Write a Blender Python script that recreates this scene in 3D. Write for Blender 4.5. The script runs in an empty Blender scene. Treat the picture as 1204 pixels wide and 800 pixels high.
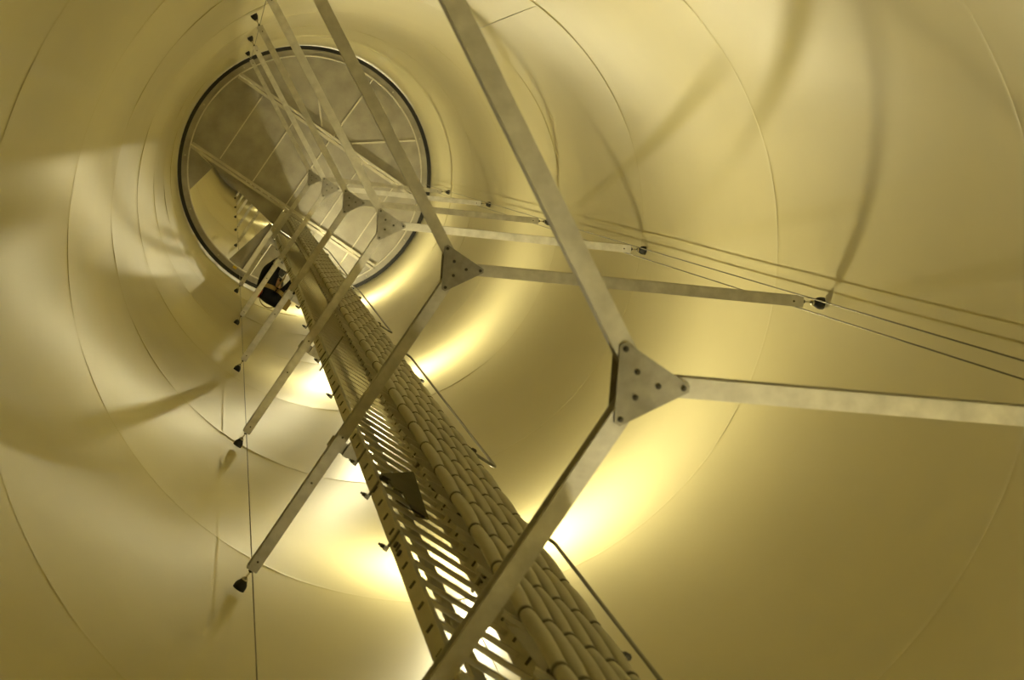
import bpy, bmesh, math, random
import numpy as np
from mathutils import Vector, Matrix
random.seed(7)
SC = bpy.context.scene
COL = SC.collection
PI = math.pi

# ------------------------------------------------------------------ frame of reference
# The tower axis is the world Z axis, the lower floor is z = 0.  R is the inner radius.
R = 2.3
CAM_Z = 1.5                      # eye height above the lower floor
UX, UY = 0.82015522, 0.57214108  # direction of the ladder rungs
CX, CY = -0.57214108, 0.82015522 # direction of the third spreader arm, normal to the ladder
H_PLAT = 12.235                  # platform height in radii above the eye
H_TOP = 29.6
H_SPREAD = [2.061 + 1.8112 * k for k in range(6)]
H_UPPER = [15.45, 17.8, 20.4, 22.85, 25.8]
ARM_ANG = [math.radians(a) for a in (-116.75, 6.40, 124.90)]


def zz(h):
    return h * R + CAM_Z


def rad(h):                      # the tower tapers very slightly
    return R * (1.0 - 0.0007 * h)


def W(u, c, h):                  # rung / arm coordinates in radii -> world metres
    return Vector(((u * UX + c * CX) * R, (u * UY + c * CY) * R, zz(h)))


# ------------------------------------------------------------------ camera, world, exposure
M = [[0.9843918700552948, -0.023970660618763608, 0.17435037596328679],
     [0.0, 0.9906807690607662, 0.13620430908443726],
     [-0.1759904718132189, -0.1340784145292186, 0.9752180948835454]]
cam = bpy.data.cameras.new('camera')
cam_o = bpy.data.objects.new('camera', cam)
COL.objects.link(cam_o)
cam.sensor_width = 36.0
cam.lens = 1815.07 / 1204 * 36.0
cam_o.matrix_world = Matrix((
    (M[0][0], -M[0][1], -M[0][2], -0.5500 * R),
    (M[1][0], -M[1][1], -M[1][2], -0.3527 * R),
    (M[2][0], -M[2][1], -M[2][2], CAM_Z),
    (0, 0, 0, 1)))
cam.clip_start = 0.05
cam.clip_end = 200
cam.dof.use_dof = True
cam.dof.focus_distance = 14.0
cam.dof.aperture_fstop = 4.5
SC.camera = cam_o

world = bpy.data.worlds.new('world')
SC.world = world
world.use_nodes = True
world.node_tree.nodes['Background'].inputs[0].default_value = (0, 0, 0, 1)   # a closed steel tube
world.node_tree.nodes['Background'].inputs[1].default_value = 0.0

SC.view_settings.view_transform = 'Standard'
SC.view_settings.look = 'None'
SC.view_settings.exposure = 0.0
SC.view_settings.gamma = 1.0
SC.view_settings.use_curve_mapping = False
SC.cycles.max_bounces = 14
SC.cycles.diffuse_bounces = 8
SC.cycles.glossy_bounces = 6
SC.cycles.use_denoising = True

LAMP_COLOR = (1.0, 0.885, 0.51)
LAMP_POWER = 960.0               # emission strength of a lamp's diffuser


# ------------------------------------------------------------------ materials
def mat(name, color, rough=0.5, metal=0.0, spec=0.5, var=0.0, scale=6.0, bump=0.0, bscale=40.0, coat=0.0, detail=4.0):
    m = bpy.data.materials.new(name)
    m.use_nodes = True
    nt = m.node_tree
    b = nt.nodes['Principled BSDF']
    b.inputs['Base Color'].default_value = (*color, 1)
    b.inputs['Roughness'].default_value = rough
    b.inputs['Metallic'].default_value = metal
    b.inputs['Specular IOR Level'].default_value = spec
    b.inputs['Coat Weight'].default_value = coat
    b.inputs['Coat Roughness'].default_value = 0.25
    if var or bump:
        tc = nt.nodes.new('ShaderNodeTexCoord')
    if var:
        n = nt.nodes.new('ShaderNodeTexNoise')
        n.inputs['Scale'].default_value = scale
        n.inputs['Detail'].default_value = detail
        nt.links.new(tc.outputs['Object'], n.inputs['Vector'])
        r = nt.nodes.new('ShaderNodeValToRGB')
        r.color_ramp.elements[0].position = 0.3
        r.color_ramp.elements[1].position = 0.7
        r.color_ramp.elements[0].color = (*[c * (1 - var) for c in color], 1)
        r.color_ramp.elements[1].color = (*[min(1, c * (1 + var)) for c in color], 1)
        nt.links.new(n.outputs['Fac'], r.inputs['Fac'])
        nt.links.new(r.outputs['Color'], b.inputs['Base Color'])
    if bump:
        n2 = nt.nodes.new('ShaderNodeTexNoise')
        n2.inputs['Scale'].default_value = bscale
        n2.inputs['Detail'].default_value = 2
        nt.links.new(tc.outputs['Object'], n2.inputs['Vector'])
        bp = nt.nodes.new('ShaderNodeBump')
        bp.inputs['Strength'].default_value = bump
        bp.inputs['Distance'].default_value = 0.01
        nt.links.new(n2.outputs['Fac'], bp.inputs['Height'])
        nt.links.new(bp.outputs['Normal'], b.inputs['Normal'])
    return m


M_WALL = mat('cream_gloss_paint', (0.585, 0.535, 0.325), rough=0.33, spec=0.42, var=0.025, scale=1.2)
M_WELD = mat('painted_weld', (0.62, 0.60, 0.54), rough=0.4)
M_GALV = mat('galvanised_steel', (0.60, 0.585, 0.55), rough=0.5, metal=0.55, var=0.14, scale=14, bump=0.08, bscale=60)
M_PLATE = mat('gusset_steel', (0.31, 0.295, 0.265), rough=0.5, metal=0.55, var=0.14, scale=22)
M_ALU = mat('ladder_aluminium', (0.50, 0.485, 0.42), rough=0.45, metal=0.35, var=0.10, scale=9)
M_ALU2 = mat('rung_aluminium', (0.56, 0.54, 0.47), rough=0.42, metal=0.35)
M_DARKSTEEL = mat('dark_bolt_steel', (0.075, 0.07, 0.06), rough=0.45, metal=0.6)
M_ROD = mat('grey_steel_rod', (0.20, 0.19, 0.16), rough=0.4, metal=0.7)
M_CABLE = mat('grey_cable_sheath', (0.38, 0.365, 0.30), rough=0.42, spec=0.5, var=0.08, scale=5)
M_RING = mat('bronze_clamp_band', (0.12, 0.11, 0.08), rough=0.5, metal=0.3)
M_RUBBER = mat('black_rubber', (0.012, 0.012, 0.012), rough=0.55)
M_CHROME = mat('bright_zinc', (0.6, 0.58, 0.52), rough=0.22, metal=1.0)
M_DECK = mat('deck_underside', (0.33, 0.31, 0.27), rough=0.42, metal=0.35, var=0.2, scale=3.0, bump=0.25, bscale=45)
M_BEAM = mat('deck_beam_paint', (0.52, 0.49, 0.42), rough=0.4, metal=0.3, var=0.1, scale=4)
M_EDGE = mat('bare_flange_edge', (0.66, 0.63, 0.55), rough=0.35, metal=0.4)
M_SLOT = mat('slot_shadow_steel', (0.045, 0.042, 0.035), rough=0.7)
M_OLIVE = mat('olive_plate', (0.13, 0.13, 0.075), rough=0.5, var=0.2, scale=8)
M_FLOOR = mat('floor_steel', (0.36, 0.35, 0.31), rough=0.6, metal=0.2, var=0.2, scale=2.0)
M_CLOTH = mat('black_workwear', (0.016, 0.017, 0.022), rough=0.9, spec=0.2, bump=0.6, bscale=14)
M_BOOT = mat('black_leather', (0.02, 0.018, 0.015), rough=0.5)
M_STRAP = mat('tan_webbing', (0.34, 0.25, 0.09), rough=0.8)
M_RED = mat('red_webbing', (0.32, 0.035, 0.02), rough=0.7)
M_SKIN = mat('skin', (0.50, 0.30, 0.20), rough=0.55)
M_EYE = mat('eye_dark', (0.02, 0.015, 0.01), rough=0.2)
M_HAIR = mat('brown_hair', (0.05, 0.03, 0.018), rough=0.8)
M_HELMET = mat('dark_helmet', (0.06, 0.06, 0.065), rough=0.3)
M_YELLOW = mat('yellow_tag', (0.7, 0.5, 0.03), rough=0.5)

M_LAMP = bpy.data.materials.new('lamp_diffuser')
M_LAMP.use_nodes = True
_b = M_LAMP.node_tree.nodes['Principled BSDF']
_b.inputs['Base Color'].default_value = (0.9, 0.85, 0.7, 1)
_b.inputs['Emission Color'].default_value = (*LAMP_COLOR, 1)
_b.inputs['Emission Strength'].default_value = LAMP_POWER


# ------------------------------------------------------------------ mesh builder
class MB:
    def __init__(s):
        s.v, s.f, s.sm = [], [], []

    def add(s, vs, fs, smooth=False):
        o = len(s.v)
        s.v += [tuple(p) for p in vs]
        s.f += [tuple(i + o for i in f) for f in fs]
        s.sm += [smooth] * len(fs)
        return s

    def hexa(s, p):              # eight corners: four of the bottom, four of the top
        return s.add(p, [(3, 2, 1, 0), (4, 5, 6, 7), (0, 1, 5, 4), (1, 2, 6, 5), (2, 3, 7, 6), (3, 0, 4, 7)])

    def box(s, a, b, f=lambda x, y, z: (x, y, z)):
        (x0, y0, z0), (x1, y1, z1) = a, b
        return s.hexa([f(x0, y0, z0), f(x1, y0, z0), f(x1, y1, z0), f(x0, y1, z0),
                       f(x0, y0, z1), f(x1, y0, z1), f(x1, y1, z1), f(x0, y1, z1)])

    def prism(s, poly, z0, z1):
        n = len(poly)
        vs = [(x, y, z0) for x, y in poly] + [(x, y, z1) for x, y in poly]
        fs = [tuple(range(n))[::-1], tuple(range(n, 2 * n))]
        fs += [(i, (i + 1) % n, n + (i + 1) % n, n + i) for i in range(n)]
        return s.add(vs, fs)

    def ring(s, r0, r1, z0, z1, n=96, a0=0.0, a1=2 * PI):
        full = abs(a1 - a0 - 2 * PI) < 1e-6
        m = n if full else n + 1
        vs = []
        for i in range(m):
            a = a0 + (a1 - a0) * i / n
            c, d = math.cos(a), math.sin(a)
            vs += [(r0 * c, r0 * d, z0), (r1 * c, r1 * d, z0), (r1 * c, r1 * d, z1), (r0 * c, r0 * d, z1)]
        fs = []
        for i in range(n):
            j = (i + 1) % m
            for k in range(4):
                l = (k + 1) % 4
                fs.append((4 * i + k, 4 * j + k, 4 * j + l, 4 * i + l))
        if not full:
            fs += [(0, 1, 2, 3), tuple(4 * (m - 1) + k for k in (3, 2, 1, 0))]
        return s.add(vs, fs)

    def tube(s, pts, r, n=8, cap=True):
        pts = [Vector(p) for p in pts]
        k = len(pts)
        rr = r if isinstance(r, (list, tuple)) else [r] * k
        t0 = (pts[1] - pts[0]).normalized()
        up = Vector((0, 0, 1)) if abs(t0.z) < 0.9 else Vector((1, 0, 0))
        x = t0.cross(up).normalized()
        vs = []
        for i in range(k):
            t = (pts[min(i + 1, k - 1)] - pts[max(i - 1, 0)]).normalized()
            x = (x - t * x.dot(t)).normalized()
            y = t.cross(x)
            for j in range(n):
                a = 2 * PI * j / n
                vs.append(pts[i] + (x * math.cos(a) + y * math.sin(a)) * rr[i])
        fs = [(i * n + j, i * n + (j + 1) % n, (i + 1) * n + (j + 1) % n, (i + 1) * n + j)
              for i in range(k - 1) for j in range(n)]
        s.add(vs, fs, True)
        if cap:
            o = len(s.v) - k * n
            s.f += [tuple(o + j for j in range(n))[::-1], tuple(o + (k - 1) * n + j for j in range(n))]
            s.sm += [False, False]
        return s

    def lathe(s, prof, base, axis, n=14):   # profile of (distance along axis, radius)
        a = Vector(axis).normalized()
        b = Vector(base)
        return s.tube([b + a * d for d, r in prof], [max(r, 1e-4) for d, r in prof], n)

    def mesh(s, name, m):
        me = bpy.data.meshes.new(name)
        me.from_pydata(s.v, [], s.f)
        me.polygons.foreach_set('use_smooth', s.sm)
        bm = bmesh.new()
        bm.from_mesh(me)
        bmesh.ops.recalc_face_normals(bm, faces=bm.faces)
        bm.to_mesh(me)
        bm.free()
        if m:
            me.materials.append(m)
        return me

    def build(s, name, m, parent=None):
        return link(name, s.mesh(name, m), parent)


def link(name, me, parent=None):
    o = bpy.data.objects.new(name, me)
    COL.objects.link(o)
    if parent:
        o.parent = parent
    return o


def tag(o, label=None, cat=None, group=None, kind=None):
    if label:
        o['label'] = label
    if cat:
        o['category'] = cat
    if group:
        o['group'] = group
    if kind:
        o['kind'] = kind
    return o


def thing(name, label, cat, loc=(0, 0, 0), group=None):
    o = link(name, None)
    o.location = loc
    return tag(o, label, cat, group)


def copy_tree(o, parent=None):
    c = o.copy()
    COL.objects.link(c)
    c.parent = parent
    for ch in list(o.children):
        copy_tree(ch, c)
    return c


def bevel(o, w=0.004, seg=2):
    b = o.modifiers.new('bevel', 'BEVEL')
    b.width = w
    b.segments = seg
    b.limit_method = 'ANGLE'
    return o


# ------------------------------------------------------------------ the tower shell
FLOOR_H = -CAM_Z / R
wall = tag(link('wall_round', None), 'cream painted round steel tower wall of welded courses', None, None, 'structure')
SEAMS = [FLOOR_H, 1.25, 2.76, 4.26, 5.78, 7.30, 8.80, 10.02, 11.05, 12.40]
while SEAMS[-1] < H_TOP - 1.6:
    SEAMS.append(SEAMS[-1] + 1.52)
SEAMS.append(H_TOP)
SEG = 168
rng = np.random.default_rng(11)


def course(h0, h1, idx):
    z0, z1 = zz(h0), zz(h1)
    H = z1 - z0
    lev = sorted(set([0, .005, .012, .04, .10, .2, .35] + list(np.linspace(.5, H - .5, 9)) +
                     [H - x for x in (0, .005, .012, .04, .10, .2, .35)]))
    modes = [(k, rng.uniform(0, 2 * PI), rng.uniform(0, 2 * PI), rng.uniform(.5, 2.2), rng.normal() * (.0016 if idx < 9 else .0006) / (k / 6.0))
             for k in (4, 5, 7, 9, 11, 14, 17)]
    tilt = rng.uniform(-.0011, .0011)
    seam_m = [[(k, rng.uniform(0, 2 * PI), rng.normal() * .0011) for k in (5, 8, 13, 19)] for _ in (0, 1)]
    vs = []
    for z in lev:
        e0, e1 = z, H - z
        for j in range(SEG):
            a = 2 * PI * j / SEG
            r = rad(h0 + z / R) + tilt * (z - H / 2)
            for k, p, q, w, am in modes:
                r += am * math.sin(k * a + p + .5 * math.sin(q + z)) * math.sin(w * z + q)
            for e, sm in ((e0, seam_m[0]), (e1, seam_m[1])):
                g = math.exp(-(e / .22) ** 2)
                r -= g * (.003 if idx < 9 else .0008)
                for k, p, am in sm:
                    r += g * am * (1 if idx < 9 else .4) * math.sin(k * a + p)
                if e < .0125:
                    r -= .0022 * (1 - e / .0125)    # the flat bead of the girth weld
            vs.append((r * math.cos(a), r * math.sin(a), z0 + z))
    n = len(lev)
    fs = [(i * SEG + j, (i + 1) * SEG + j, (i + 1) * SEG + (j + 1) % SEG, i * SEG + (j + 1) % SEG)
          for i in range(n - 1) for j in range(SEG)]
    # the outer skin gives the plate its 3 cm thickness
    o = len(vs)
    for z in (0.0, H):
        for j in range(SEG):
            a = 2 * PI * j / SEG
            r = rad(h0 + z / R) + .035
            vs.append((r * math.cos(a), r * math.sin(a), z0 + z))
    for j in range(SEG):
        k = (j + 1) % SEG
        fs.append((o + j, o + k, o + SEG + k, o + SEG + j))
        fs.append((j, k, o + k, o + j))
        fs.append(((n - 1) * SEG + k, (n - 1) * SEG + j, o + SEG + j, o + SEG + k))
    me = bpy.data.meshes.new('steel_course')
    me.from_pydata(vs, [], fs)
    me.polygons.foreach_set('use_smooth', [True] * len(fs))
    me.materials.append(M_WALL)
    link('steel_course', me, wall)
    # the vertical weld that closes the rolled plate
    ang = {4: -54.3, 3: 75.0, 2: 86.0, 5: 80.0, 1: 88, 6: 78, 7: 84, 8: 79}.get(idx, (idx * 137.5) % 360)
    a = math.radians(ang)
    r0 = rad((h0 + h1) / 2) - .0015
    MB().tube([(r0 * math.cos(a), r0 * math.sin(a), z0 + .012), (r0 * math.cos(a), r0 * math.sin(a), z1 - .012)], .0055, 6) \
        .build('weld_seam', M_WELD, wall)


for i in range(len(SEAMS) - 1):
    course(SEAMS[i], SEAMS[i + 1], i)

fl = MB().prism([(rad(0) * 1.012 * math.cos(2 * PI * j / 96), rad(0) * 1.012 * math.sin(2 * PI * j / 96)) for j in range(96)], -.05, 0.0)
tag(fl.build('floor', M_FLOOR), 'round steel floor at the foot of the tower section', None, None, 'structure')
ce = MB().prism([(rad(0) * 1.012 * math.cos(2 * PI * j / 96), rad(0) * 1.012 * math.sin(2 * PI * j / 96)) for j in range(96)], zz(H_TOP), zz(H_TOP) + .05)
tag(ce.build('ceiling', M_DECK), 'steel deck that closes the tower far above', None, None, 'structure')

# ------------------------------------------------------------------ service platform
ZP = zz(H_PLAT)
RP = rad(H_PLAT)
plat = thing('service_platform', 'round plated platform overhead with black rubber rim and an open hatch', 'platform', (0, 0, ZP))


def uc(u, c):
    return ((u * UX + c * CX) * R, (u * UY + c * CY) * R)


MB().ring(.955 * R, RP - .018, -.02, .05, 120).build('rubber_seal', M_RUBBER, plat)
MB().ring(.912 * R, .954 * R, -.015, .045, 120).build('rim_ring', M_DECK, plat)
MB().ring(.903 * R, .911 * R, -.035, .045, 120).build('rim_flange', M_EDGE, plat)


def clip(poly, n, d):            # keep the half plane n.p <= d
    out = []
    for i in range(len(poly)):
        p, q = poly[i], poly[(i + 1) % len(poly)]
        sp, sq = n[0] * p[0] + n[1] * p[1] - d, n[0] * q[0] + n[1] * q[1] - d
        if sp <= 0:
            out.append(p)
        if sp * sq < 0:
            t = sp / (sp - sq)
            out.append((p[0] + t * (q[0] - p[0]), p[1] + t * (q[1] - p[1])))
    return out


DISC = [(.902 * math.cos(2 * PI * j / 120), .902 * math.sin(2 * PI * j / 120)) for j in range(120)]


def side(p, q, keep):            # half plane of the line p-q on the side of the point keep
    n = (q[1] - p[1], p[0] - q[0])
    l = math.hypot(*n)
    n = (n[0] / l, n[1] / l)
    d = n[0] * p[0] + n[1] * p[1]
    if n[0] * keep[0] + n[1] * keep[1] > d:
        n, d = (-n[0], -n[1]), -d
    return n, d


def deck(cuts, name='deck_plate', dz=0.0, m=M_DECK, gap=.0034):
    poly = DISC
    for n, d in cuts:
        poly = clip(poly, n, d - gap)
    if len(poly) < 3:
        return None
    b = MB().prism([uc(u, c) for u, c in poly], .004 + dz, .016 + dz)
    return b.build(name, m, plat)


def U0(x): return ((-1, 0), -x)
def U1(x): return ((1, 0), x)
def C0(x): return ((0, -1), -x)
def C1(x): return ((0, 1), x)


CA, CB = -.335, .312
joints = [-1, -.606, -.303, .010, .319, .625, 1]
for i in range(6):               # the middle strip between the two beams
    deck([U0(joints[i]), U1(joints[i + 1]), C0(CA), C1(CB)], dz=.002 * (i % 2))
for a, b in ((-1, .02), (.02, 1)):   # the far segment
    deck([U0(a), U1(b), C1(CA)], dz=.002 * (a > -.5))
# the near left segment, with the open hatch in it
h1, h2, h3, h4 = (-.658, .597), (-.610, .365), (-.020, .475), (-.113, .857)
mid = (-.35, .6)
far = lambda p, q: (p[0] + q[0] - mid[0], p[1] + q[1] - mid[1])
deck([C0(CB), U1(.018), side(h2, h3, far(h2, h3))], 'hatch_frame')
n_a, d_a = side(h2, h3, mid)
deck([C0(CB), U1(.018), (n_a, d_a), side(h1, h2, far(h1, h2))], 'hatch_frame')
deck([C0(CB), U1(.018), (n_a, d_a), side(h3, h4, far(h3, h4))], 'hatch_frame')
# the near right segment, with a cut-out for ladder and cables
deck([C0(.519), U0(.020), U1(.085)], 'deck_plate', 0)
deck([C0(.519), U0(.085), U1(.32)], 'deck_plate', .002)
deck([C0(.410), C1(.484), U0(.020), U1(.32)], 'deck_plate', 0, gap=.001)
deck([C0(.484), C1(.519), U0(.0285), U1(.256)], 'ladder_hatch', 0, gap=.001)
deck([C0(.484), C1(.535), U0(.256), U1(.32)], 'deck_plate', 0, gap=.001)
deck([C0(.345), C1(.410), U0(.280), U1(.32)], 'deck_plate', 0, gap=.001)
deck([C0(.345), C1(.535), U0(.020), U1(.0285)], 'deck_plate', .002, gap=.0005)
deck([C0(CB), C1(.345), U0(.020), U1(.32)], 'deck_plate', 0, gap=.001)
deck([C0(CB), C1(.60), U0(.32), U1(.62)], 'deck_plate', 0)
deck([C0(.60), U0(.32), U1(.62)], 'deck_plate', .002)
deck([C0(CB), U0(.62)], 'deck_plate', .002)


def fuc(u, c, z):
    x, y = uc(u, c)
    return (x, y, z)


def beam(c0, u0, u1):
    b = MB()
    for q in (-1, 1):            # a back-to-back pair of channels with a gap
        b.box((u0, c0 + q * .005 - .001, -.13), (u1, c0 + q * .005 + .001, .0), fuc)
        b.box((u0, min(c0 + q * .005, c0 + q * .024), -.140), (u1, max(c0 + q * .005, c0 + q * .024), -.130), fuc)
        b.box((u0, min(c0 + q * .005, c0 + q * .024), -.010), (u1, max(c0 + q * .005, c0 + q * .024), .0), fuc)
    return b.build('beam', M_BEAM, plat)


for c0 in (CA, CB):
    e = math.sqrt(.90 ** 2 - c0 ** 2)
    beam(c0, -e, e)
b = MB()
b.box((.010, CB + .03, -.10), (.018, .898, .0), fuc)
b.box((.010, CB + .03, -.108), (.052, .896, -.10), fuc)
b.build('beam', M_EDGE, plat)
for p, q in (((.025, -.75), (.016, -.475)), ((.56, -.70), (.166, -.397)), ((-.30, -.60), (-.10, -.372))):
    d = Vector((q[0] - p[0], q[1] - p[1])).normalized() * .006
    MB().hexa([fuc(p[0] - d.y, p[1] + d.x, -.03), fuc(q[0] - d.y, q[1] + d.x, -.03), fuc(q[0] + d.y, q[1] - d.x, -.03), fuc(p[0] + d.y, p[1] - d.x, -.03),
               fuc(p[0] - d.y, p[1] + d.x, .003), fuc(q[0] - d.y, q[1] + d.x, .003), fuc(q[0] + d.y, q[1] - d.x, .003), fuc(p[0] + d.y, p[1] - d.x, .003)]) \
        .build('stiffener', M_EDGE, plat)
for i in (1, 2, 3, 4, 5):              # stiffening bars along some plate joints
    u = joints[i]
    MB().box((u - .004, CA + .03, -.022), (u + .004, CB - .03, .003), fuc).build('stiffener', M_EDGE, plat)
for k in range(14):              # splice lugs round the rim
    a = 2 * PI * (k + .35) / 14
    r0 = .933 * R
    MB().lathe([(0, .016), (.014, .016), (.018, .008), (.03, .008)], (r0 * math.cos(a), r0 * math.sin(a), -.014), (0, 0, -1), 6) \
        .build('bolt', M_BEAM, plat)
MB().box((-.062, .91, -.028), (-.03, .93, -.016), fuc).build('yellow_tag', M_YELLOW, plat)
# upturned lid beside the ladder opening
vs = MB()
for i in range(7):
    a0, a1 = PI * i / 7, PI * (i + 1) / 7
    vs.hexa([fuc(.20 + r * math.cos(t), .565 + r * .75 * math.sin(t), z)
             for z in (-.20, -.17) for t, r in ((a0, .01), (a1, .01), (a1, .075), (a0, .075))])
vs.build('ladder_hatch_lip', M_EDGE, plat)

# ------------------------------------------------------------------ three-armed spreaders
ORD = ['lowest and nearest', 'second', 'third', 'fourth', 'fifth', 'sixth and topmost']


def make_spreader():
    root = thing('cable_spreader', '', 'spreader', (0, 0, 0), 'three-armed spreaders up the tower')
    tri = []
    for a in ARM_ANG:            # a triangle with blunted tips
        for s in (-1, 1):
            tri.append((.152 * math.cos(a) - s * .011 * math.sin(a), .152 * math.sin(a) + s * .011 * math.cos(a)))
    tri = sorted(tri, key=lambda p: math.atan2(p[1], p[0]))
    for z0 in (-.046, .040):
        g = MB().prism(tri, z0, z0 + .006).build('gusset_plate', M_PLATE, root)
        if z0 < 0:
            for a in ARM_ANG:
                for r0 in (.048, .132):
                    MB().lathe([(0, .0095), (.006, .0095), (.0061, .006), (.012, .006)],
                               (r0 * math.cos(a), r0 * math.sin(a), z0), (0, 0, -1), 6).build('bolt', M_DARKSTEEL, g)
    for ai, a in enumerate(ARM_ANG):
        ca, sa = math.cos(a), math.sin(a)
        f = lambda x, y, z: (x * ca - y * sa, x * sa + y * ca, z)
        x0, x1, w = .066, .930 * R, .033
        s_ = 1 if ai == 2 else -1                          # the open mouth of the channel
        b = MB()
        b.box((x0, -w, -.036), (x1, w, -.031), f)
        b.box((x0, -w, .031), (x1, w, .036), f)
        b.box((x0, min(-s_ * w, -s_ * (w - .005)), -.031), (x1, max(-s_ * w, -s_ * (w - .005)), .031), f)
        for k in range(24):                                # lip with a row of notches
            t0, t1 = x0 + (x1 - x0) * k / 24, x0 + (x1 - x0) * (k + .62) / 24
            b.box((t0, min(s_ * w, s_ * (w - .004)), -.031), (t1, max(s_ * w, s_ * (w - .004)), -.023), f)
        arm = b.build('arm', M_GALV, root)
        e = MB().box((x1, -.031, -.030), (x1 + .006, .031, .030), f)
        e.box((x1 - .045, -.026, -.0305), (x1, .026, -.026), f)
        e.build('end_bracket', M_GALV, arm)
        MB().lathe([(0, .006), (.072, .006)], f(x1 + .006, 0, 0), (ca, sa, 0), 8).build('threaded_rod', M_CHROME, arm)
        MB().lathe([(0, .012), (.010, .012)], f(x1 + .012, 0, 0), (ca, sa, 0), 6).build('nut', M_DARKSTEEL, arm)
        x2 = x1 + .074
        MB().lathe([(0, .010), (.004, .020), (.018, .026), (.030, .034), (.045, .038), (R * .9925 - x2, .038)],
                   f(x2, 0, 0), (ca, sa, 0), 16).build('rubber_foot', M_RUBBER, arm)
        MB().lathe([(-.012, .010), (-.004, .019), (.006, .022)], f(x2, 0, 0), (ca, sa, 0), 14).build('ball_joint', M_CHROME, arm)
        for xx in ((.52, .66, x1 - .06) if ai == 2 else (x1 - .06,)):
            xw = xx * R if xx < 1 else xx
            MB().lathe([(0, .007), (.004, .007)], f(xw, 0, -.036), (0, 0, -1), 8).build('bolt', M_DARKSTEEL, arm)
    return root


sp0 = make_spreader()
for k, h in enumerate(H_SPREAD + H_UPPER):
    s = sp0 if k == 0 else copy_tree(sp0)
    s.location = (0, 0, zz(h))
    s.scale = (rad(h) / R - .0005, rad(h) / R - .0005, 1)      # the arms shorten with the taper
    if k == 0:
        s['label'] = 'lowest and largest grey three-armed spreader with triangular bolted plate, right of ladder'
    elif k < 5:
        s['label'] = ORD[k] + ' grey three-armed spreader counted upwards from the largest one'
    elif k == 5:
        s['label'] = 'smallest grey three-armed spreader, topmost under the platform'
    else:
        s['label'] = ['first', 'second', 'third', 'fourth', 'fifth'][k - 6] + \
            ' three-armed spreader above the platform, its dark foot seen through the open hatch'
        s['group'] = 'spreaders above the platform'

# ------------------------------------------------------------------ tension wires through the arm tips
RW = .9415 * R


def wire(ai, off, z0, z1, label):
    a = ARM_ANG[ai]
    x, y = RW * math.cos(a) - off * math.sin(a), RW * math.sin(a) + off * math.cos(a)
    b = MB().tube([(0, 0, 0), (0, 0, z1 - z0)], .0042, 6).build('wire_rope', M_ROD)
    b.location = (x, y, z0)
    tag(b, label, 'wire', 'tension wires past the spreader tips')


ZW = ZP - .04
wire(1, -.030, 0, ZW, 'thin steel wire passing the right arm tips, the upper of the two')
wire(1, .050, 0, ZW, 'thin steel wire passing the right arm tips, the lower of the two')
wire(2, -.026, 0, ZW, 'thin steel wire hanging down the left side past the lower left arm tips')
wire(0, .030, 0, ZW, 'thin steel wire past the upper left arm tips near the black rim')
wire(2, -.026, ZP + .06, zz(H_TOP), 'thin steel wire above the platform, seen through the open hatch')

# ------------------------------------------------------------------ ladder
LU0, LU1 = .030, .240            # outer face of the left rail, near face of the right rail
LC0, LC1 = .489, .521
lad = thing('ladder', 'long aluminium ladder with slotted rails rising past the spreaders to the platform', 'ladder',
            (W(0, 0, 0).x, W(0, 0, 0).y, 0))


def fw(u, c, h):
    p = W(u, c, h)
    return (p.x, p.y, p.z)


LH0, LH1 = FLOOR_H + .002, H_PLAT - .012
PITCH = .12
rails = []
for u0, c0, c1 in ((LU0, LC0, LC1), (LU1, LC0 - .022, LC1 - .004)):
    b = MB()
    b.box((u0, c0, LH0), (u0 + .003, c1, LH1), fw)
    b.box((u0 + .003, c0, LH0), (u0 + .013, c0 + .003, LH1), fw)
    b.box((u0 + .003, c1 - .003, LH0), (u0 + .013, c1, LH1), fw)
    rails.append(b.build('rail', M_ALU, lad))
rung_me = MB()
hu = (LU1 - LU0)
prof = [(-.0052, -.006), (.0050, -.003), (.0058, .0), (.0050, .005), (-.0052, .005), (-.0060, .0)]
for u in (0, hu):
    pass
vs = [(((u) * UX + c * CX) * R, ((u) * UY + c * CY) * R, h * R) for u in (.004, hu - .0005) for c, h in prof]
rung_me.add(vs, [(0, 1, 2, 3, 4, 5), (11, 10, 9, 8, 7, 6)] + [(i, i + 6, (i + 1) % 6 + 6, (i + 1) % 6) for i in range(6)])
rung_m = rung_me.mesh('rung', M_ALU2)
slot_b = MB()
slot_b.add([(u * UX * R + c * CX * R, u * UY * R + c * CY * R, h * R) for u in (-.0012, .0) for c, h in
            ((-.010, -.010), (.006, -.010), (.008, .004), (-.008, .004))],
           [(0, 1, 2, 3), (7, 6, 5, 4), (0, 4, 5, 1), (1, 5, 6, 2), (2, 6, 7, 3), (3, 7, 4, 0)])
slot_m = slot_b.mesh('slot', M_SLOT)
LCM = (LC0 + LC1) / 2
n0, n1 = int(math.ceil(LH0 / PITCH)), int(LH1 / PITCH)
for n in range(n0 + 1, n1):
    h = n * PITCH
    o = link('rung', rung_m, lad)
    o.location = W(LU0, LCM - .004, h)
    for rl, u in zip(rails, (LU0, LU1)):
        s = link('slot', slot_m, rl)
        s.location = W(u, LCM if u < .1 else LCM - .016, h + PITCH / 2)
gr = MB()                        # fall-arrest rail down the middle, on the far face of the rungs
GH1 = LH1
gr.box((.104, LC1 - .009, LH0), (.134, LC1 - .007, GH1), fw)
gr.box((.116, LC1 - .007, LH0), (.122, LC1 + .008, GH1), fw)
gro = gr.build('guide_rail', M_ALU, lad)
for k in range(14):
    h = .55 + .94 * k
    MB().box((.098, LC1 - .0105, h), (.140, LC1 - .0091, h + .014), fw).build('rail_joint', M_DARKSTEEL, gro)
h = 2.45
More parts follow.
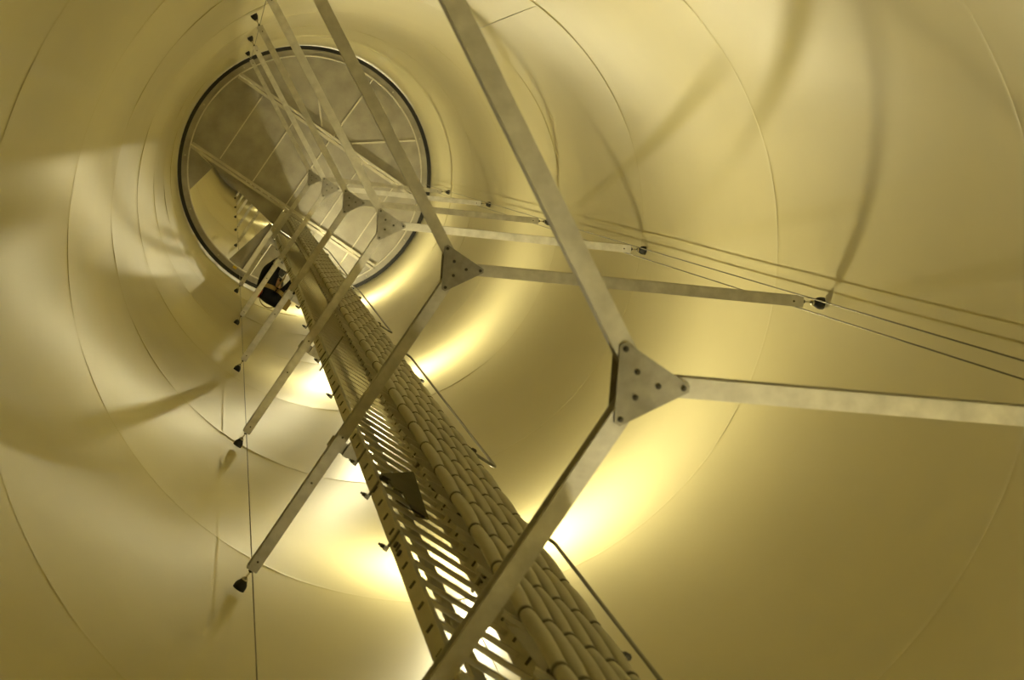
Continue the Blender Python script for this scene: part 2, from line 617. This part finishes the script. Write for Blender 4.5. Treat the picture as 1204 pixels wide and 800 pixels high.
hl = [-.2, .9, 1.9, 2.884, 3.309, 3.654, 4.598, 5.316, 6.25, 6.95, 7.65, 8.6, 9.3, 10.3, 11.2]
for h in hl:                     # clamp straps across the left rail, their ends sticking out behind
    b = MB()
    b.box((LU0 - .004, LC0 - .004, h - .006), (LU0, LC1 + .010, h + .006), fw)
    b.box((LU0 - .009, LC1 + .003, h - .007), (LU0, LC1 + .012, h + .007), fw)
    c = b.build('clamp', M_ROD, rails[0])
    MB().lathe([(0, .010), (.016, .010), (.017, .006), (.028, .006)], W(LU0 - .009, LC1 + .007, h), (-UX, -UY, 0), 6).build('clamp_bolt', M_DARKSTEEL, rails[0])
for h in (.5, 1.6, 2.95, 4.03, 5.25, 6.42, 7.6, 8.9, 10.2, 11.4):
    MB().box((LU1 - .005, LC0 - .026, h - .007), (LU1, LC1 + .002, h + .007), fw).build('clamp', M_ROD, rails[1])
for h in (1.75, 2.75):
    for dh in (-.03, .03):
        for rl, u in zip(rails, (LU0, LU1)):
            MB().lathe([(0, .016), (.01, .016), (.012, .01)], W(u, LCM, h + dh + .06), (-UX, -UY, 0), 8).build('splice_bolt', M_DARKSTEEL, rl)
for h in (5.10, 7.9): # cross arms tying the ladder to the cable tray
    MB().box((LU0 - .012, .392, h - .004), (LU0 - .008, LC1 + .01, h + .004), fw).build('cross_arm', M_ROD, lad)
for h in H_SPREAD:               # brackets from the spreader arms to the ladder
    b = MB()
    b.box((-.018, .530, h + .016), (LU0 + .045, .560, h + .022), fw)
    b.box((LU0 - .002, LC1, h + .0), (LU0 + .012, .560, h + .016), fw)
    b.build('arm_bracket', M_GALV, lad)
b = MB()                         # rest step folded up askew against the front of the rungs
for poly in ([(.046, 3.40), (.060, 3.29), (.085, 3.30), (.172, 3.72)], [(.085, 3.30), (.096, 3.12), (.135, 3.17), (.172, 3.72)]):
    b.hexa([fw(u, c, h) for c in (LC0 - .012, LC0 - .008) for u, h in poly])
fs_ = b.build('folding_step', M_OLIVE, lad)
fs_['label'] = 'dark olive folded rest step in front of the rungs'
MB().box((.085, LC0 - .016, 3.14), (.118, LC0 - .012, 3.18), fw).build('latch', M_DARKSTEEL, fs_)
for u, h in ((LU0 + .006, 3.36), (LU1 - .012, 3.70)):
    MB().box((u, LC0 - .014, h - .012), (u + .022, LC0 - .002, h + .012), fw).build('hinge', M_DARKSTEEL, fs_)

# ------------------------------------------------------------------ cable tray
tray = thing('cable_tray', 'steel cable tray fixed beside the ladder with rows of clamp bars', 'cable tray', (0, 0, 0))
TC = .385
TH0, TH1 = FLOOR_H + .002, H_PLAT + .35
for u in (.274,):
    b = MB()
    b.box((u, TC - .012, TH0), (u + .003, TC + .012, TH1), fw)
    b.box((u, TC + .009, TH0), (u + (.012 if u < .1 else -.012), TC + .012, TH1), fw)
    b.build('side_rail', M_ALU, tray)
MB().box((.244, .397, TH0), (.247, LC0 - .023, TH1), fw).build('side_plate', M_ALU, tray)
CP = .236
CU = [.062 + .0376 * i for i in range(6)]
bar_b = MB()
for a, b_ in (((0, 0, -.006), (.242, .008, .006)),):
    bar_b.hexa([((u * UX + c * CX) * R, (u * UY + c * CY) * R, h * R) for h in (-.006, .006) for u, c in ((0, 0), (.242, 0), (.242, .008), (0, .008))])
bar_m = bar_b.mesh('clamp_bar', M_ALU)
gus = MB()                       # triangular bracket between the tray and the right ladder rail
tri = [(.244, .455), (.244, .396), (.082, .396), (.066, .401), (.222, .455)]
gus.add([((u * UX + c * CX) * R, (u * UY + c * CY) * R, h * R) for h in (0, .004) for u, c in tri],
        [(4, 3, 2, 1, 0), (5, 6, 7, 8, 9)] + [(i, (i + 1) % 5, (i + 1) % 5 + 5, i + 5) for i in range(5)])
gus.add([((u * UX + c * CX) * R, (u * UY + c * CY) * R, h * R) for h in (0, .035) for u, c in ((.222, .455), (.226, .455), (.072, .402), (.068, .402))],
        [(0, 1, 2, 3), (7, 6, 5, 4), (0, 4, 5, 1), (1, 5, 6, 2), (2, 6, 7, 3), (3, 7, 4, 0)])
gus_m = gus.mesh('bracket', M_ALU)
bolt_m = MB().lathe([(0, .020), (.016, .020), (.017, .010), (.05, .010)], (0, 0, 0), (0, 0, -1), 6).mesh('bolt', M_DARKSTEEL)
HC = [2.085 + CP * n for n in range(-11, 44)]
for h in HC:
    o = link('clamp_bar', bar_m, tray)
    o.location = W(.031, TC - .010, h)
    o = link('bracket', gus_m, tray)
    o.location = (0, 0, zz(h + .06))
    p = link('bolt', bolt_m, o)
    q = W(.165, .425, 0)
    p.location = (q.x, q.y, 0)


def smooth_path(pts, r, n=5):
    pts = [Vector(p) for p in pts]
    out = [pts[0]]
    for i in range(1, len(pts) - 1):
        a = (pts[i - 1] - pts[i]).normalized() * r
        b = (pts[i + 1] - pts[i]).normalized() * r
        for k in range(n + 1):
            t = k / n
            out.append(pts[i] + a * (1 - t) ** 2 + b * t ** 2)
    return out + [pts[-1]]


for h0, h1 in ((-.3, .42), (1.05, 3.06), (3.77, 5.72), (6.40, 8.15), (8.85, 10.9)):
    cc = .362
    p = smooth_path([W(.279, cc, h0), W(.356, cc, h0), W(.356, cc, h1), W(.279, cc, h1)], .07)
    g = MB().tube(p, .009, 8).build('guard_rod', M_ROD, tray)
    for hk in (h0 + .06, (h0 + h1) / 2 + .2, h1 - .06):
        MB().lathe([(0, .007), (.020, .007), (.022, .013), (.045, .015), (.055, .009)], W(.279, cc, hk), (UX, UY, 0), 8).build('knob', M_DARKSTEEL, g)

# ------------------------------------------------------------------ power cables
NAMES = ['first', 'second', 'third', 'fourth', 'fifth', 'sixth']
ring_m = MB().tube([(0, 0, -.012), (0, 0, .012)], .0285, 14).mesh('clamp_ring', M_RING)
for i, u in enumerate(CU):
    pts, rr = [], []
    h = TH0
    hh = [TH0] + [x for x in HC if x > TH0 + .05 and x < TH1 - .05] + [TH1]
    for a, b_ in zip(hh[:-1], hh[1:]):
        for t in (0, .07, .25, .5, .75, .93):
            k = math.sin(PI * t)
            jit = .0012 * math.sin(13.1 * (a + i)) * k
            pts.append(W(u + jit, TC - .010 - .0125 - .003 * k, a + (b_ - a) * t) - W(u, TC - .0225, 0) + Vector((0, 0, CAM_Z)))
            rr.append(.0255 + .0022 * k)
    pts.append(W(u, TC - .0225, TH1) - W(u, TC - .0225, 0) + Vector((0, 0, CAM_Z)))
    rr.append(.0255)
    base = W(u, TC - .0225, 0)
    lab = NAMES[i] + ' grey power cable clamped on the tray, counted from the ladder side' if 0 < i < 5 else \
        ('grey power cable clamped on the tray, nearest the ladder rail' if i == 0 else 'grey power cable clamped on the tray, outermost on the right by the bent rods')
    cab = MB().tube(pts, rr, 12).build('power_cable', M_CABLE)
    cab.location = (base.x, base.y, 0)
    tag(cab, lab, 'cable', 'power cables on the tray')
    for h in HC:
        o = link('clamp_ring', ring_m, cab)
        o.location = (0, 0, zz(h))

# ------------------------------------------------------------------ lamps behind the cable tray
LAMPS = [0.95, 4.62, 8.0, 11.35, 14.9, 18.3, 21.7, 25.2]
LU, LC = .583, .583             # close to the wall, behind the ladder as seen from below


def make_lamp():
    root = thing('bulkhead_lamp', '', 'lamp', (0, 0, 0), 'lamps up the tower')
    d = -Vector((LU * UX + LC * CX, LU * UY + LC * CY, 0)).normalized()     # faces the tower axis
    s = Vector((-d.y, d.x, 0))
    f = lambda x, y, z: tuple(s * x + d * y + Vector((0, 0, z)))
    MB().box((-.03, -.02, -.17), (.03, 0, .17), f).build('housing', M_BEAM, root)
    g = lambda t, r, z: (.06 * d.x + r * math.cos(t), .06 * d.y + r * math.sin(t), z)
    T = [math.radians(a) for a in (150, 172, 196, 220, 246)]
    sh = MB()                    # added folded sheet, only there to keep lamp light off the left wall
    for t0, t1 in zip(T[:-1], T[1:]):
        sh.hexa([g(t0, .115, -.66), g(t1, .115, -.66), g(t1, .119, -.66), g(t0, .119, -.66), g(t0, .115, .44), g(t1, .115, .44), g(t1, .119, .44), g(t0, .119, .44)])
    sh.build('added_light_blocker', M_BEAM, root)
    for z in (-.13, .13):
        MB().box((-.012, -.37, z - .012), (.012, -.02, z + .012), f).build('bracket', M_BEAM, root)
    df = MB()
    df.tube([Vector(f(0, .045, z)) for z in (-.15, -.14, -.11, .11, .14, .15)], [.012, .03, .042, .042, .03, .012], 12)
    df.build('diffuser', M_LAMP, root)
    for z in (-.09, 0, .09):
        MB().tube([f(.058 * math.cos(t), .045 + .058 * math.sin(t) if t > .0 else 0, z) for t in [PI * k / 8 for k in range(9)]], .003, 5) \
            .build('cage_bar', M_DARKSTEEL, root)
    return root


lp0 = make_lamp()
for k, h in enumerate(LAMPS):
    o = lp0 if k == 0 else copy_tree(lp0)
    o.location = W(LU * rad(h) / R, LC * rad(h) / R, h)
    o['label'] = 'lamp hidden behind the ladder and cables, number %s up from the floor' % ['one', 'two', 'three', 'four', 'five', 'six', 'seven', 'eight'][k]


# ------------------------------------------------------------------ the climber on the far side of the ladder
def skinned(name, nodes, edges, m, parent, sub=2, root=0):
    me = bpy.data.meshes.new(name)
    me.from_pydata([n[0] for n in nodes], edges, [])
    o = link(name, me)
    md = o.modifiers.new('skin', 'SKIN')
    md.use_smooth_shade = True
    sk = me.skin_vertices[0].data
    for i, n in enumerate(nodes):
        r = n[1] if isinstance(n[1], tuple) else (n[1], n[1])
        sk[i].radius = r
        sk[i].use_root = i == root
    sd = o.modifiers.new('sub', 'SUBSURF')
    sd.levels = sd.render_levels = sub
    bpy.context.view_layer.update()
    out = bpy.data.meshes.new_from_object(o.evaluated_get(bpy.context.evaluated_depsgraph_get()))
    bpy.data.objects.remove(o)
    out.materials.clear()
    out.materials.append(m)
    out.name = name
    return link(name, out, parent)


P_RUNG = 81
P0 = W(.135, LC1, P_RUNG * PITCH)
man = thing('person', 'climber in black workwear with tan harness straps, sitting back from the ladder under the platform', 'person', P0)


def pl(l, b, z):                 # left of the climber, backwards from the ladder, up
    return (l * UX + b * CX, l * UY + b * CY, z)


LAM = .105                       # half the distance between the feet
body_n, body_e = [], []


def nd(p, r, prev=None):
    body_n.append((pl(*p), r))
    if prev is not None:
        body_e.append((prev, len(body_n) - 1))
    return len(body_n) - 1


pel = nd((0, .62, .50), .125)
wai = nd((0, .63, .68), .115, pel)
che = nd((0, .59, .92), .135, wai)
upc = nd((0, .56, 1.06), .11, che)
nek = nd((0, .525, 1.135), .056, upc)
hd0 = nd((0, .49, 1.20), .088, nek)
hd1 = nd((0, .48, 1.29), .112, hd0)
hd2 = nd((0, .485, 1.375), .088, hd1)
HANDS = []
for s in (1, -1):
    h_ = nd((s * .10, .60, .46), .098, pel)
    k1 = nd((s * .15, .40, .50), .085, h_)
    k2 = nd((s * .17, .20, .52), .066, k1)
    c1 = nd((s * .15, .18, .30), .058, k2)
    an = nd((s * LAM, .17, .10), .042, c1)
    sh = nd((s * .19, .56, 1.05), .066, upc)
    el = nd((s * .26, .33, .93), .047, sh)
    wr = nd((s * .17, .10, 1.09), .031, el)
    HANDS.append((s, wr))
BARE = {nek, hd0, hd1, hd2} | {w for _, w in HANDS}
body = skinned('body', [(p, r if i in BARE else r * .82) for i, (p, r) in enumerate(body_n)], body_e, M_SKIN, man)
# work clothes: the same figure a little fuller, ending at neck, wrists and ankles
cn, ce_, idx = [], [], {}
skip = {nek, hd0, hd1, hd2}
for i, (p, r) in enumerate(body_n):
    if i in skip:
        continue
    idx[i] = len(cn)
    cn.append((p, r + .016))
for a, b_ in body_e:
    if a in idx and b_ in idx:
        ce_.append((idx[a], idx[b_]))
skinned('work_clothes', cn, ce_, M_CLOTH, man)
for s, wr in HANDS:              # five separate fingers closed round a rung
    w0 = Vector((s * .17, .10, 1.09))
    pm = w0 + Vector((0, -.055, .022))
    hn = [(pl(*w0), .022), (pl(*(w0 + Vector((0, -.03, .014)))), (.030, .016)), (pl(*pm), (.034, .014))]
    he = [(0, 1), (1, 2)]
    for k, (dx, ln) in enumerate(((-.030, .026), (-.010, .030), (.010, .029), (.029, .022))):
        b0 = len(hn)
        q = pm + Vector((dx, -.022, .012))
        for j, d in enumerate(((0, 0, 0), (0, -ln, .012), (0, -ln - .012, -.012), (0, -ln + .004, -.03))):
            hn.append((pl(*(q + Vector(d))), .0095 - .0008 * j))
            if j:
                he.append((b0 + j - 1, b0 + j))
        he.append((2, b0))
    b0 = len(hn)
    for j, d in enumerate(((-s * .030, -.010, -.004), (-s * .044, -.040, -.012), (-s * .030, -.066, -.018))):
        hn.append((pl(*(w0 + Vector(d) + Vector((0, -.02, .01)))), .011 - .001 * j))
        if j:
            he.append((b0 + j - 1, b0 + j))
    he.append((1, b0))
    skinned('hand', hn, he, M_SKIN, man, 2)
    # boot: sole and upper on the rung
    bn = [(pl(s * LAM, .17, .13), .056), (pl(s * LAM, .165, .055), .054), (pl(s * LAM, .08, .040), (.050, .040)), (pl(s * LAM, -.015, .034), (.048, .030)),
          (pl(s * LAM, .205, .045), (.045, .04))]
    bt = skinned('boot', bn, [(0, 1), (1, 2), (2, 3), (1, 4)], M_BOOT, man)
    sl = MB()
    sole = [(-.047, .02), (-.05, .06), (-.042, .13), (-.044, .21), (-.03, .245), (.03, .245), (.044, .21), (.042, .13), (.05, .06), (.047, .02), (.03, -.04), (-.03, -.04)]
    n = len(sole)
    sl.add([pl(s * LAM + x, y, z) for z in (-.006, .012) for x, y in sole],
           [tuple(range(n))[::-1], tuple(range(n, 2 * n))] + [(i, (i + 1) % n, n + (i + 1) % n, n + i) for i in range(n)])
    sl.build('sole', M_RUBBER, bt)


def loop(name, c, ax, r0, r1, m, w=.022, parent=None):   # a flat band of webbing round a limb
    c, ax = Vector(c), Vector(ax).normalized()
    x = ax.cross(Vector((0, 0, 1)) if abs(ax.z) < .9 else Vector((1, 0, 0))).normalized()
    y = ax.cross(x)
    b = MB()
    n = 20
    vs = []
    for i in range(n):
        a = 2 * PI * i / n
        for rr, dd in ((1.0, -w), (1.0, w), (1.08, w), (1.08, -w)):
            vs.append(pl(*(c + x * math.cos(a) * r0 * rr + y * math.sin(a) * r1 * rr + ax * dd)))
    b.add(vs, [(4 * i + k, 4 * ((i + 1) % n) + k, 4 * ((i + 1) % n) + (k + 1) % 4, 4 * i + (k + 1) % 4) for i in range(n) for k in range(4)])
    return b.build(name, m, man)


for s in (1, -1):
    loop('leg_loop', (s * .125, .50, .485), (s * .05, -.2, .04), .108, .108, M_STRAP, .03)
    loop('shoulder_strap', (s * .10, .58, .88), (1, 0, 0), .150, .200, M_STRAP)
loop('waist_belt', (0, .63, .66), (0, 0, 1), .150, .150, M_STRAP, .03)
MB().tube([pl(0, .45, .66), pl(.02, .30, .70), pl(0, .10, .80), pl(0, .03, .82)], .011, 8).build('lanyard', M_STRAP, man)
MB().box((-.25, .58, .28), (-.17, .70, .48), pl).build('red_rope_bag', M_RED, man)
pb = MB().box((.17, .50, .22), (.27, .64, .42), pl)
pb.box((.20, .40, .18), (.24, .50, .24), pl)
pb.build('tool_pouch', M_STRAP, man)
hp_ = MB()
hp_.lathe([(0, .112), (.02, .116), (.06, .110), (.10, .085), (.125, .045), (.132, .002)], pl(0, .475, 1.325), (0, 0, 1), 18)
hp_.lathe([(-.012, .125), (0, .127), (.004, .110)], pl(0, .46, 1.325), (0, 0, 1), 18)
hp_.build('helmet', M_HELMET, man)
MB().lathe([(0, .07), (.03, .088), (.07, .094), (.10, .09)], pl(0, .508, 1.225), (0, 0, 1), 16).build('hair', M_HAIR, man)
for s in (1, -1):
    MB().lathe([(-.008, .004), (-.004, .011), (.004, .011), (.008, .004)], pl(s * .034, .398, 1.290), (-CX, -CY, 0), 8).build('eye', M_EYE, man)
    MB().lathe([(-.006, .012), (0, .028), (.008, .022)], pl(s * .086, .485, 1.27), pl(s, 0, 0), 8).build('ear', M_SKIN, man)
MB().tube([pl(0, .400, 1.290), pl(0, .370, 1.257), pl(0, .400, 1.245)], [.010, .016, .012], 8).build('nose', M_SKIN, man)
MB().tube([pl(-.024, .420, 1.215), pl(0, .410, 1.213), pl(.024, .420, 1.215)], [.003, .007, .003], 6).build('mouth', M_RED, man)
